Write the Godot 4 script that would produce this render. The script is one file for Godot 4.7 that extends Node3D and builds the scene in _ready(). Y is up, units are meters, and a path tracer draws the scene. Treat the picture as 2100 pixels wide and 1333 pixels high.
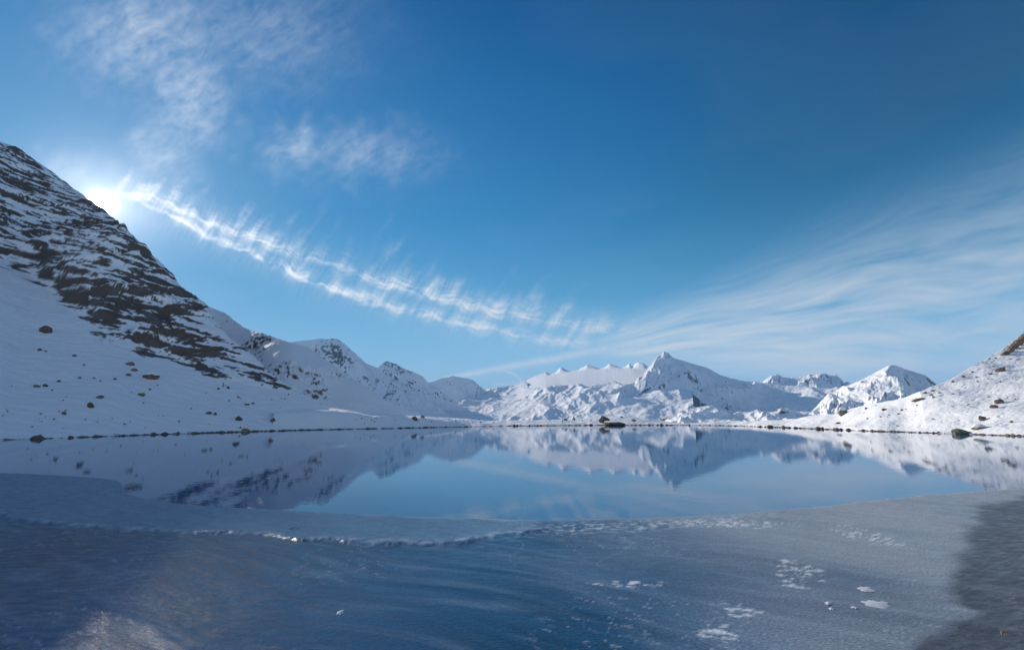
extends Node3D
# A half frozen mountain lake under a low winter sun. Units are metres, y is up, the camera looks along -z.

const EYE := Vector3(0.0, 1.7, 0.0)
const FOCAL := 933.0            # focal length of the survey photograph in its own pixels (2100 x 1333)
const TILT := 0.20159           # the camera looks up by 11.55 degrees

var fine := FastNoiseLite.new()    # fractal, frequency 1
var soft := FastNoiseLite.new()    # two octaves
var ridged := FastNoiseLite.new()
var one := FastNoiseLite.new()     # a single octave
var sun_dir := Vector3.ZERO
var names := {}
var snow_mat: StandardMaterial3D
var far_snow_mat: StandardMaterial3D
var stone_mats := []
var cap_mat: StandardMaterial3D
var shore := []
var rng := RandomNumberGenerator.new()


# ---------------------------------------------------------------- survey helpers
# A sight line of the survey: x = bearing (radians, right positive), y = tangent of the elevation.
func sight(px: float, py: float) -> Vector2:
	var x := px - 1050.0
	var y := 666.5 - py
	var up := y * cos(TILT) + FOCAL * sin(TILT)
	var ahead := FOCAL * cos(TILT) - y * sin(TILT)
	return Vector2(atan2(x, ahead), up / sqrt(x * x + ahead * ahead))


# A line of sights as a table bearing -> value
func table(list: Array) -> Array:
	var out := []
	for k in range(0, list.size(), 2):
		out.append(sight(list[k], list[k + 1]))
	return out


# bearings of picture columns (looked up near the horizon) -> values
func values(list: Array) -> Array:
	var out := []
	for k in range(0, list.size(), 2):
		out.append(Vector2(sight(list[k], 830.0).x, list[k + 1]))
	return out


func look_up(t: Array, b: float) -> float:
	var n := t.size()
	if b <= t[0].x:
		return t[0].y
	if b >= t[n - 1].x:
		return t[n - 1].y
	var lo := 0
	var hi := n - 1
	while hi - lo > 1:
		var m := (lo + hi) >> 1
		if t[m].x <= b:
			lo = m
		else:
			hi = m
	var w: float = (b - t[lo].x) / maxf(t[hi].x - t[lo].x, 1e-9)
	return lerpf(t[lo].y, t[hi].y, w)


func at(b: float, r: float, y: float) -> Vector3:
	return Vector3(sin(b) * r, y, -cos(b) * r)


func numbered(called: String) -> String:
	var n: int = names.get(called, 0)
	names[called] = n + 1
	return called if n == 0 else "%s_%03d" % [called, n]


func tag(o: Node, label: String, category := "", group := "", kind := "") -> Node:
	o.set_meta("label", label)
	if category:
		o.set_meta("category", category)
	if group:
		o.set_meta("group", group)
	if kind:
		o.set_meta("kind", kind)
	return o


func obj(called: String, mesh: Mesh, mat: Material, parent: Node = self) -> MeshInstance3D:
	var o := MeshInstance3D.new()
	o.name = numbered(called) if parent == self else called
	o.mesh = mesh
	o.material_override = mat
	parent.add_child(o, true)
	return o


func base(called: String) -> Node3D:
	var o := Node3D.new()
	o.name = numbered(called)
	add_child(o)
	return o


# ---------------------------------------------------------------- terrain patches
# A fan of land between two bearings. shape(b, t) gives a point, tint(p, n, b, t) its own colour (linear), part(p, b, t) which mesh it belongs to.
func patch(b0: float, b1: float, nb: int, nr: int, shape: Callable, tint: Callable, part = null) -> Array:
	var pos := PackedVector3Array()
	var nor := PackedVector3Array()
	var col := PackedColorArray()
	pos.resize(nb * nr)
	nor.resize(nb * nr)
	col.resize(nb * nr)
	for j in nr:
		var t := float(j) / (nr - 1)
		for i in nb:
			pos[j * nb + i] = shape.call(lerpf(b0, b1, float(i) / (nb - 1)), t)
	for j in nr:
		var t := float(j) / (nr - 1)
		var ja := maxi(j - 1, 0) * nb
		var jb := mini(j + 1, nr - 1) * nb
		for i in nb:
			var k := j * nb + i
			var n := (pos[j * nb + mini(i + 1, nb - 1)] - pos[j * nb + maxi(i - 1, 0)]).cross(pos[jb + i] - pos[ja + i]).normalized()
			nor[k] = n
			col[k] = tint.call(pos[k], n, lerpf(b0, b1, float(i) / (nb - 1)), t)
	var index := [PackedInt32Array(), PackedInt32Array(), PackedInt32Array()]
	for j in nr - 1:
		var t := float(j) / (nr - 1)
		for i in nb - 1:
			var k := j * nb + i
			var w := 0
			if part != null:
				w = part.call(pos[k], lerpf(b0, b1, float(i) / (nb - 1)), t)
			if w == 2:
				continue
			index[w].append_array([k, k + nb, k + nb + 1, k, k + nb + 1, k + 1])
	var out := []
	for w in 3:
		if index[w].is_empty():
			out.append(null)
			continue
		var a := []
		a.resize(Mesh.ARRAY_MAX)
		if part == null:
			a[Mesh.ARRAY_VERTEX] = pos
			a[Mesh.ARRAY_NORMAL] = nor
			a[Mesh.ARRAY_COLOR] = col
			a[Mesh.ARRAY_INDEX] = index[w]
		else:
			var place := PackedInt32Array()
			place.resize(nb * nr)
			place.fill(-1)
			var p2 := PackedVector3Array()
			var n2 := PackedVector3Array()
			var c2 := PackedColorArray()
			var i2 := PackedInt32Array()
			for k in index[w]:
				if place[k] < 0:
					place[k] = p2.size()
					p2.append(pos[k])
					n2.append(nor[k])
					c2.append(col[k])
				i2.append(place[k])
			a[Mesh.ARRAY_VERTEX] = p2
			a[Mesh.ARRAY_NORMAL] = n2
			a[Mesh.ARRAY_COLOR] = c2
			a[Mesh.ARRAY_INDEX] = i2
		var m := ArrayMesh.new()
		m.add_surface_from_arrays(Mesh.PRIMITIVE_TRIANGLES, a)
		out.append(m)
	return out


const SNOW := Color(0.89, 0.90, 0.92)
const ROCK := Color(0.12, 0.10, 0.088)
const ROCK_WARM := Color(0.14, 0.105, 0.085)
const ROCK_GREY := Color(0.16, 0.155, 0.15)


# bare wet gravel where the snow ends at the waterline
func shore_tint(p: Vector3) -> Color:
	if p.y > 0.4:
		return SNOW
	return ROCK.lerp(SNOW, smoothstep(0.05, 0.10, p.y + fine.get_noise_2d(p.x / 1.4, p.z / 1.4) * 0.20 + soft.get_noise_2d(p.x / 9.0, p.z / 9.0) * 0.06 - 0.005))


func rock_tone(p: Vector3, scale: float) -> Color:
	var a := soft.get_noise_3dv(p / scale)
	var b := fine.get_noise_3dv(p / (scale * 0.13))
	return ROCK.lerp(ROCK_WARM, clampf(0.45 + a * 1.3, 0.0, 1.0)).lerp(ROCK_GREY, clampf(b * 1.6, 0.0, 0.7))


# ---------------------------------------------------------------- the land, one function (bearing, distance) -> height each
var shore_t: Array
var a_foot: Array
var a_sky: Array
var b_sky: Array
var d_sky: Array
var c_sky: Array


func shore_r(b: float) -> float:
	return -EYE.y / look_up(shore_t, b)


func a_marks(b: float) -> Vector4:    # x shore distance, y foot distance, z foot height, w ridge distance
	var r0 := shore_r(b)
	var ef := look_up(a_foot, b)
	var es := look_up(a_sky, b)
	var s := maxf(0.36, ef + 0.12)
	var rf := (r0 * s + EYE.y) / (s - ef)
	var yf := rf * ef + EYE.y
	var sc := maxf(0.56, es + 0.19)
	return Vector4(r0, rf, yf, maxf((sc * rf - yf + EYE.y) / (sc - es), rf * 1.02))


func strata(p: Vector3, thick: float, k: float, warp: float) -> float:
	# ledges: treads that hold snow and risers of bare rock; the beds dip towards the right
	var u := p.x * 0.72 - p.z * 0.30
	var s := (p.y + u * 0.36) / thick + warp
	var f := s - floorf(s)
	return (smoothstep(0.25, 0.97, f) - f) * thick * k


func a_height(b: float, r: float, m: Vector4) -> float:
	var p := at(b, r, 0.0)
	var y: float
	var q := clampf((r - m.x) / (m.y - m.x), 0.0, 1.0)
	if r <= m.y:
		y = m.z * pow(q, 1.12) + minf(0.0, r - m.x) * 0.3
	elif r <= m.w:
		var h := m.w * look_up(a_sky, b) + EYE.y
		var g := (r - m.y) / (m.w - m.y)
		y = lerpf(m.z, h, g)
		p.y = y
		var env := smoothstep(0.0, 0.12, g) * (1.0 - smoothstep(0.80, 0.98, g) * 0.93)
		y += ridged.get_noise_2d(p.x / 62.0 + p.z / 90.0, y / 140.0 + 3.0) * minf(6.0, (h - m.z) * 0.12) * env
		p.y = y
		var w := soft.get_noise_3dv(p / 26.0)
		var rocky := a_rocky(p, b, g)
		var tall := smoothstep(2.0, 26.0, h - m.z)
		y += strata(p, 8.0, 0.62, w * 1.9) * env * rocky * tall
		p.y = y
		y += strata(p + Vector3(13, 2, 7), 3.4, 0.9, w * 2.0 + soft.get_noise_3dv(p / 9.0) * 0.8) * env * rocky * (0.3 + 0.7 * tall)
		y += fine.get_noise_3dv(p / 6.0) * 0.9 * env * rocky * (0.3 + 0.7 * tall)
	else:
		y = m.w * look_up(a_sky, b) + EYE.y - (r - m.w) * 0.55
	# drifts and small humps of the snow
	var near := smoothstep(0.0, 0.05, q)
	y += (soft.get_noise_2d(p.x / 17.0, p.z / 17.0) * 0.55 + fine.get_noise_2d((p.x * 0.8 - p.z * 0.6) / 4.5, (p.x * 0.6 + p.z * 0.8) / 1.4) * 0.19) * near
	return y


func a_rocky(p: Vector3, b: float, g: float) -> float:
	# where the face is steep and broken; elsewhere snow lies smoothly
	var n := soft.get_noise_3dv(p / 30.0 + Vector3(5, 0, 0)) * 0.75 + 0.72
	return clampf(n * smoothstep(0.0, 0.04, g) * (1.0 - smoothstep(-0.43, -0.36, b)), 0.0, 1.0)


func b_marks(b: float) -> Vector3:    # x start, y ridge distance, z ridge height
	var es := look_up(b_sky, b)
	var slope := 0.54
	var r := (shore_r(b) + 26.0) * slope / (slope - es) + smoothstep(-0.45, -0.60, b) * 40.0
	var h := r * es + EYE.y
	return Vector3(r - maxf(h - 0.6, 2.0) / slope, r, h)


func b_height(b: float, r: float, m: Vector3) -> float:
	var p := at(b, r, 0.0)
	var q := clampf((r - m.x) / (m.y - m.x), 0.0, 1.0)
	var y := 0.6 + (m.z - 0.6) * q + minf(0.0, r - m.x) * 0.5
	if r > m.y:
		y = m.z - (r - m.y) * 0.45
	var env := smoothstep(0.0, 0.2, q) * (1.0 - 0.6 * smoothstep(0.85, 1.0, q)) * smoothstep(1.0, 14.0, m.z)
	p.y = y
	var w := fine.get_noise_3dv(p / 9.0)
	var rough := clampf(soft.get_noise_3dv(p / 15.0 + Vector3(9, 0, 2)) * 2.2 + 0.1 + smoothstep(0.8, 1.0, q) * 0.5, 0.0, 1.0)
	y += soft.get_noise_2d(p.x / 22.0, p.z / 22.0) * 1.1 * env
	y += strata(p, 2.2, 0.8, w * 2.2) * env * rough + fine.get_noise_3dv(p / 1.6) * 0.30 * env * rough
	return y + fine.get_noise_2d(p.x / 3.0, p.z / 3.0) * 0.08 * env


func d_marks(b: float) -> Vector3:
	var es := look_up(d_sky, b)
	var r0 := shore_r(b)
	var s := maxf(0.26, es + 0.12)
	var r := maxf(r0 * s / (s - es), r0 + 14.0)
	return Vector3(r0, r, r * es + EYE.y)


func d_height(b: float, r: float, m: Vector3) -> float:
	var p := at(b, r, 0.0)
	var q := (r - m.x) / (m.y - m.x)
	var y := m.z * pow(clampf(q, 0.0, 1.0), 1.08)
	if q > 1.0:
		y = m.z - (r - m.y) * 0.22
	var env := smoothstep(0.0, 0.08, q)
	y += soft.get_noise_2d(p.x / 9.0 + 7.0, p.z / 9.0) * 0.42 * env * (1.0 - 0.6 * smoothstep(0.8, 1.0, q))
	y += fine.get_noise_2d(p.x / 2.4, p.z / 2.4) * 0.11 * env
	# shallow hollows over buried stones
	var c := one.get_noise_2d(p.x / 0.75, p.z / 0.75)
	return y - smoothstep(0.45, 0.8, c) * 0.06 * env


func c_height(b: float, r: float) -> float:
	# the near bank: a short steep rim at the water, then a level bench that rises a little
	var p := at(b, r, 0.0)
	var r0 := shore_r(b)
	var es := look_up(c_sky, b)
	var top := maxf((r0 + 16.0) * es + EYE.y, 0.25)
	var q := clampf((r - r0) / 16.0, 0.0, 1.0)
	var left := 1.0 - smoothstep(-0.20, -0.02, b)
	var y := top * lerpf(pow(q, 0.8), clampf(0.75 * smoothstep(0.0, 0.34, q) + 0.25 * q, 0.0, 1.0), left)
	if r > r0 + 16.0:
		y = top - pow((r - r0 - 16.0) * 0.06, 2.0) * 2.0
	var env := smoothstep(0.0, 0.15, q) * (1.0 - 0.7 * smoothstep(0.75, 1.0, q))
	y += (soft.get_noise_2d(p.x / 6.0, p.z / 6.0) * 0.22 + fine.get_noise_2d(p.x / 1.6, p.z / 1.6) * 0.12) * env
	return y


# ---------------------------------------------------------------- distant mountains
# A massif with the given skyline: from its foot (distance near_r) up to the crest at distance far_r.
class Peak:
	var sky: Array
	var eased: Array          # the same skyline without its small bumps: the mountain's bulk
	var ease := 0.035
	var dist: Array
	var foot: Array
	var foot_y := -60.0
	var bend := 1.0
	var crisp := 0.6         # above this share of the height the bulk follows the skyline's bumps
	var amp := 40.0
	var wave := 300.0
	var rocky := 0.3
	var offset := Vector3.ZERO
	var spurs := []          # each: [table t -> bearing, width left, width right, height, t from, t to] (radians)
	var glacier := []        # table bearing -> t above which the ground is a smooth glacier
	var level: Array = []    # table bearing -> tangent of the elevation half way


func eased(t: Array, reach: float) -> Array:
	var out := []
	var b0: float = t[0].x
	var b1: float = t[t.size() - 1].x
	for i in 161:
		var b := lerpf(b0, b1, i / 160.0)
		var sum := 0.0
		for j in range(-6, 7):
			sum += look_up(t, b + reach * j / 6.0)
		out.append(Vector2(b, sum / 13.0))
	return out


func peak_point(k: Peak, b: float, t: float) -> Vector3:
	var far_r := look_up(k.dist, b)
	var near_r := look_up(k.foot, b)
	var q := t / 0.9
	var h := far_r * lerpf(look_up(k.eased, b), look_up(k.sky, b), smoothstep(k.crisp, 1.0, q)) + EYE.y
	var r: float
	var y: float
	if q <= 1.0:
		r = lerpf(near_r, far_r, q)
		y = lerpf(k.foot_y, h, pow(q, k.bend))
		if not k.level.is_empty():
			var mid := lerpf(near_r, far_r, 0.5) * look_up(k.level, b) + EYE.y
			y = lerpf(k.foot_y, mid, q * 2.0) if q < 0.5 else lerpf(mid, h, q * 2.0 - 1.0)
	else:
		var back := (q - 1.0) * 9.0
		r = far_r + back * h * 1.6
		y = h - back * h * 0.8
	var p := at(b, r, 0.0) + k.offset
	var smooth := 0.0
	if not k.glacier.is_empty():
		var g := look_up(k.glacier, b) + soft.get_noise_2d(p.x / 400.0, p.z / 400.0) * 0.06
		smooth = smoothstep(g - 0.03, g + 0.05, q) * (1.0 - smoothstep(0.95, 0.99, q))
	var env := smoothstep(0.0, 0.2, q) * (1.0 - 0.88 * smoothstep(0.82, 1.0, q))
	var side := b * far_r
	env *= clampf(0.75 + soft.get_noise_2d(p.x / (k.wave * 1.4) + 30.0, p.z / (k.wave * 1.4)) * 1.0, 0.15, 1.4)
	var n1 := ridged.get_noise_2d(side / k.wave + k.offset.x, r / (k.wave * 1.7))
	var n2 := ridged.get_noise_2d((side * 0.8 + r * 0.5) / (k.wave * 0.36) + 4.0, (r * 0.8 - side * 0.5) / (k.wave * 0.5))
	var n3 := fine.get_noise_2d(side / (k.wave * 0.16), r / (k.wave * 0.16))
	y += ((n1 + 0.1) * k.amp + n2 * k.amp * 0.15 + n3 * k.amp * 0.09) * env * (1.0 - smooth * 0.95)
	y += n3 * k.amp * 0.05 * (1.0 - smooth)
	for s in k.spurs:
		if q > s[4] and q < s[5]:
			var d: float = b - look_up(s[0], q)
			var w: float = 1.0 - absf(d) / (s[1] if d < 0.0 else s[2])
			if w > 0.0:
				y += s[3] * w * smoothstep(s[4], s[4] + 0.06, q) * (1.0 - smoothstep(s[5] - 0.06, s[5], q))
	return at(b, r, y)


func peak_tint(k: Peak, p: Vector3, n: Vector3) -> Color:
	var lean := 1.0 - n.y
	var w := fine.get_noise_3dv((p + k.offset) / 26.0) * 0.75 + soft.get_noise_3dv((p + k.offset) / 300.0) * 0.6
	var a := smoothstep(0.52, 0.66, lean * 1.15 + w * 0.55 + k.rocky * 0.35 - 0.06)
	return SNOW.lerp(rock_tone(p, 90.0).lerp(ROCK_GREY, 0.5), a)


func make_peak(called: String, label: String, k: Peak, x0: float, x1: float, nb: int, nr: int, parts := []) -> void:
	k.eased = eased(k.sky, k.ease)
	var part = null
	if parts.size() > 1:
		part = func(p: Vector3, b: float, t: float) -> int: return 1 if t / 0.9 > look_up(k.glacier, b) + soft.get_noise_2d(p.x / 400.0, p.z / 400.0) * 0.06 and t < 0.9 else 0
	var made := patch(sight(x0, 800.0).x, sight(x1, 800.0).x, nb, nr, func(b: float, t: float) -> Vector3: return peak_point(k, b, t), func(p: Vector3, n: Vector3, _b: float, _t: float) -> Color: return peak_tint(k, p, n), part)
	if parts.size() > 1:
		var o := base(called)
		tag(o, label, "mountain", "", "structure")
		for w in parts.size():
			if made[w]:
				obj(parts[w], made[w], far_snow_mat, o)
	else:
		tag(obj(called, made[0], far_snow_mat), label, "mountain", "", "structure")


# ---------------------------------------------------------------- stones
func rock_mesh(seed_: int, flat: float, cuts: int) -> ArrayMesh:
	# an angular block of about one metre: a ball pressed against random planes, then roughened
	var r := RandomNumberGenerator.new()
	r.seed = seed_
	var planes := []
	for i in cuts:
		var v := Vector3(r.randf_range(-1, 1), r.randf_range(-0.6, 1), r.randf_range(-1, 1)).normalized()
		planes.append([v, r.randf_range(0.27, 0.43)])
	var st := SurfaceTool.new()
	st.begin(Mesh.PRIMITIVE_TRIANGLES)
	var nu := 14
	var nv := 9
	var grid := []
	for j in nv + 1:
		var row := []
		for i in nu:
			var th := PI * j / nv
			var ph := TAU * i / nu
			var d := Vector3(sin(th) * cos(ph), cos(th), sin(th) * sin(ph))
			var len := 0.5
			for q in planes:
				var c: float = d.dot(q[0])
				if c > 0.05:
					len = minf(len, q[1] / c)
			len *= 1.0 + soft.get_noise_3dv(d * 2.2 + Vector3(seed_, 0, 0)) * 0.14
			row.append(Vector3(d.x * len, d.y * len * flat, d.z * len))
		grid.append(row)
	for j in nv:
		for i in nu:
			var a: Vector3 = grid[j][i]
			var b: Vector3 = grid[j][(i + 1) % nu]
			var c: Vector3 = grid[j + 1][i]
			var d: Vector3 = grid[j + 1][(i + 1) % nu]
			st.set_smooth_group(-1)
			if j > 0:
				for v in [a, b, d]:
					st.add_vertex(v)
			if j < nv - 1:
				for v in [a, d, c]:
					st.add_vertex(v)
	st.generate_normals()
	return st.commit()


func cap_mesh(seed_: int, flat: float, cuts: int, cover: float) -> ArrayMesh:
	# the snow lying on such a block: its upper faces, thickened
	var rock := rock_mesh(seed_, flat, cuts)
	var v: PackedVector3Array = rock.surface_get_arrays(0)[Mesh.ARRAY_VERTEX]
	var st := SurfaceTool.new()
	st.begin(Mesh.PRIMITIVE_TRIANGLES)
	st.set_smooth_group(0)
	var idx = rock.surface_get_arrays(0)[Mesh.ARRAY_INDEX]
	var order: PackedInt32Array = idx if idx != null else PackedInt32Array(range(v.size()))
	for k in range(0, order.size(), 3):
		var tri := [v[order[k]], v[order[k + 1]], v[order[k + 2]]]
		if minf(tri[0].y, minf(tri[1].y, tri[2].y)) < flat * cover:
			continue
		for q in tri:
			var lift: float = 0.05 + 0.05 * smoothstep(flat * cover, flat * 0.4, q.y)
			st.add_vertex(q * Vector3(1.02, 1.0, 1.02) + Vector3(0, lift * flat * 1.5, 0))
	st.generate_normals()
	return st.commit()


# where the sight line of a picture point meets the land
func ground(which: String, px: float, py: float) -> Vector3:
	var s := sight(px, py)
	var b := s.x
	var r := shore_r(b) * 0.98
	var ma := a_marks(b)
	var mb := b_marks(b)
	var md := d_marks(b)
	for i in 3000:
		var y: float
		match which:
			"a": y = a_height(b, r, ma)
			"b": y = b_height(b, r, mb)
			"c": y = c_height(b, r)
			_: y = d_height(b, r, md)
		if y >= s.y * r + EYE.y:
			return at(b, r, y)
		r += maxf(0.05, r * 0.002)
		if r > 500.0:
			break
	return at(b, shore_r(b), 0.0)


# a stone seen at (px, py) (its foot), so many picture pixels wide and high
func stone(which: String, px: float, py: float, w: float, h: float, label: String, called := "boulder", cap := -1.0, lean := 0.0, group := "") -> Node3D:
	var p := ground(which, px, py)
	var d := survey_scale(p)
	var ww := w * d * (-p.z / Vector2(p.x, p.z).length())
	var hh := h * d
	var o := base(called)
	var s := int(px * 7.0 + py * 13.0)
	var flat := clampf(hh / ww * 1.5, 0.35, 1.5)
	var shape := rock_mesh(s, 1.0, 13)
	var tone := s % stone_mats.size()
	for q in [["yellow", 3], ["brown", 0], ["grey", 1], ["dark", 2]]:
		if label.contains(q[0]):
			tone = q[1]
			break
	var b := obj("rock", shape, stone_mats[tone], o)
	if cap > -1.0:
		obj("snow_cap", cap_mesh(s, 1.0, 13, cap), cap_mat, o)
	var turn := Basis(Vector3.UP, atan2(p.x, -p.z) * -1.0 + (float(s % 7) - 3.0) * 0.08) * Basis(Vector3.BACK, lean)
	o.transform = Transform3D(turn * Basis.from_scale(Vector3(ww * 1.15, hh * 1.45, ww * (0.8 if flat > 0.6 else 1.0))), p + Vector3(0, hh * 0.28, 0))
	b.set_meta("size", ww)
	tag(o, label, "boulder" if called == "boulder" else "stone", group)
	return o


# metres per survey pixel at a point
func survey_scale(p: Vector3) -> float:
	var v := p - EYE
	return (v.y * sin(TILT) - v.z * cos(TILT)) / FOCAL


func noise_texture(size: int, freq: float, octaves: int, seed_: int, normal := false, bump := 4.0) -> NoiseTexture2D:
	var n := FastNoiseLite.new()
	n.seed = seed_
	n.noise_type = FastNoiseLite.TYPE_SIMPLEX_SMOOTH
	n.frequency = freq
	n.fractal_octaves = octaves
	var t := NoiseTexture2D.new()
	t.width = size
	t.height = size
	t.seamless = true
	t.noise = n
	t.as_normal_map = normal
	t.bump_strength = bump
	return t


# ---------------------------------------------------------------- sky
func seg(px: float, py: float, list: Array) -> Vector3:
	# distance to a polyline (signed: above negative), the share of the way along it, and the length along
	var best := 1e9
	var side := 0.0
	var along := 0.0
	var run := 0.0
	var total := 0.0
	var p := Vector2(px, py)
	for k in list.size() - 1:
		var a: Vector2 = list[k]
		var b: Vector2 = list[k + 1]
		var l := (b - a).length()
		var u := clampf((p - a).dot(b - a) / (l * l), 0.0, 1.0)
		var d := (p - a.lerp(b, u)).length()
		if d < best:
			best = d
			side = signf((b - a).cross(p - a))
			run = total + u * l
		total += l
	along = run / total
	return Vector3(best * side, along, run)


var trail_up := [Vector2(215, 392), Vector2(300, 405), Vector2(420, 452), Vector2(560, 508), Vector2(690, 548), Vector2(820, 590), Vector2(950, 625), Vector2(1080, 652), Vector2(1250, 676), Vector2(1380, 684)]
var trail_low := [Vector2(255, 398), Vector2(400, 470), Vector2(540, 532), Vector2(660, 586), Vector2(800, 628), Vector2(950, 664), Vector2(1080, 690), Vector2(1230, 712), Vector2(1360, 722)]
var trail_far := [Vector2(860, 786), Vector2(980, 764), Vector2(1100, 742), Vector2(1240, 716), Vector2(1420, 690), Vector2(1700, 662)]
var trail_tiny := [Vector2(1018, 755), Vector2(1045, 764), Vector2(1062, 772), Vector2(1072, 784)]


func base_sky(el: float, apart: float) -> Vector3:
	# clear air: el = elevation and apart = angle from the sun, in degrees
	var stops := [[-90.0, Vector3(0.40, 0.52, 0.68)], [-1.0, Vector3(0.42, 0.60, 0.76)], [0.0, Vector3(0.44, 0.67, 0.85)], [4.0, Vector3(0.37, 0.62, 0.83)], [9.0, Vector3(0.235, 0.515, 0.77)], [15.0, Vector3(0.105, 0.37, 0.655)], [24.0, Vector3(0.045, 0.258, 0.545)], [33.0, Vector3(0.024, 0.185, 0.455)], [46.0, Vector3(0.009, 0.110, 0.325)], [65.0, Vector3(0.009, 0.075, 0.25)], [90.0, Vector3(0.007, 0.06, 0.21)]]
	var c: Vector3 = stops[0][1]
	for k in stops.size() - 1:
		if el >= stops[k][0]:
			var w: float = clampf((el - stops[k][0]) / (stops[k + 1][0] - stops[k][0]), 0.0, 1.0)
			c = (stops[k][1] as Vector3).lerp(stops[k + 1][1], w)
	# deepest blue at right angles to the sun
	var deep := 1.0 - 0.56 * exp(-pow((apart - 88.0) / 36.0, 2.0)) * smoothstep(2.0, 30.0, el)
	c *= deep
	var g := exp(-pow(apart / 27.0, 2.0))
	c = c.lerp(Vector3(0.15, 0.38, 0.66), g * 0.30)
	var halo := 0.22 * exp(-apart / 6.0) + 1.0 * exp(-apart / 1.9) + 14.0 * exp(-pow(apart / 0.85, 4.0))
	return c * 0.90 + Vector3(1.0, 0.97, 0.92) * halo


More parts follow.
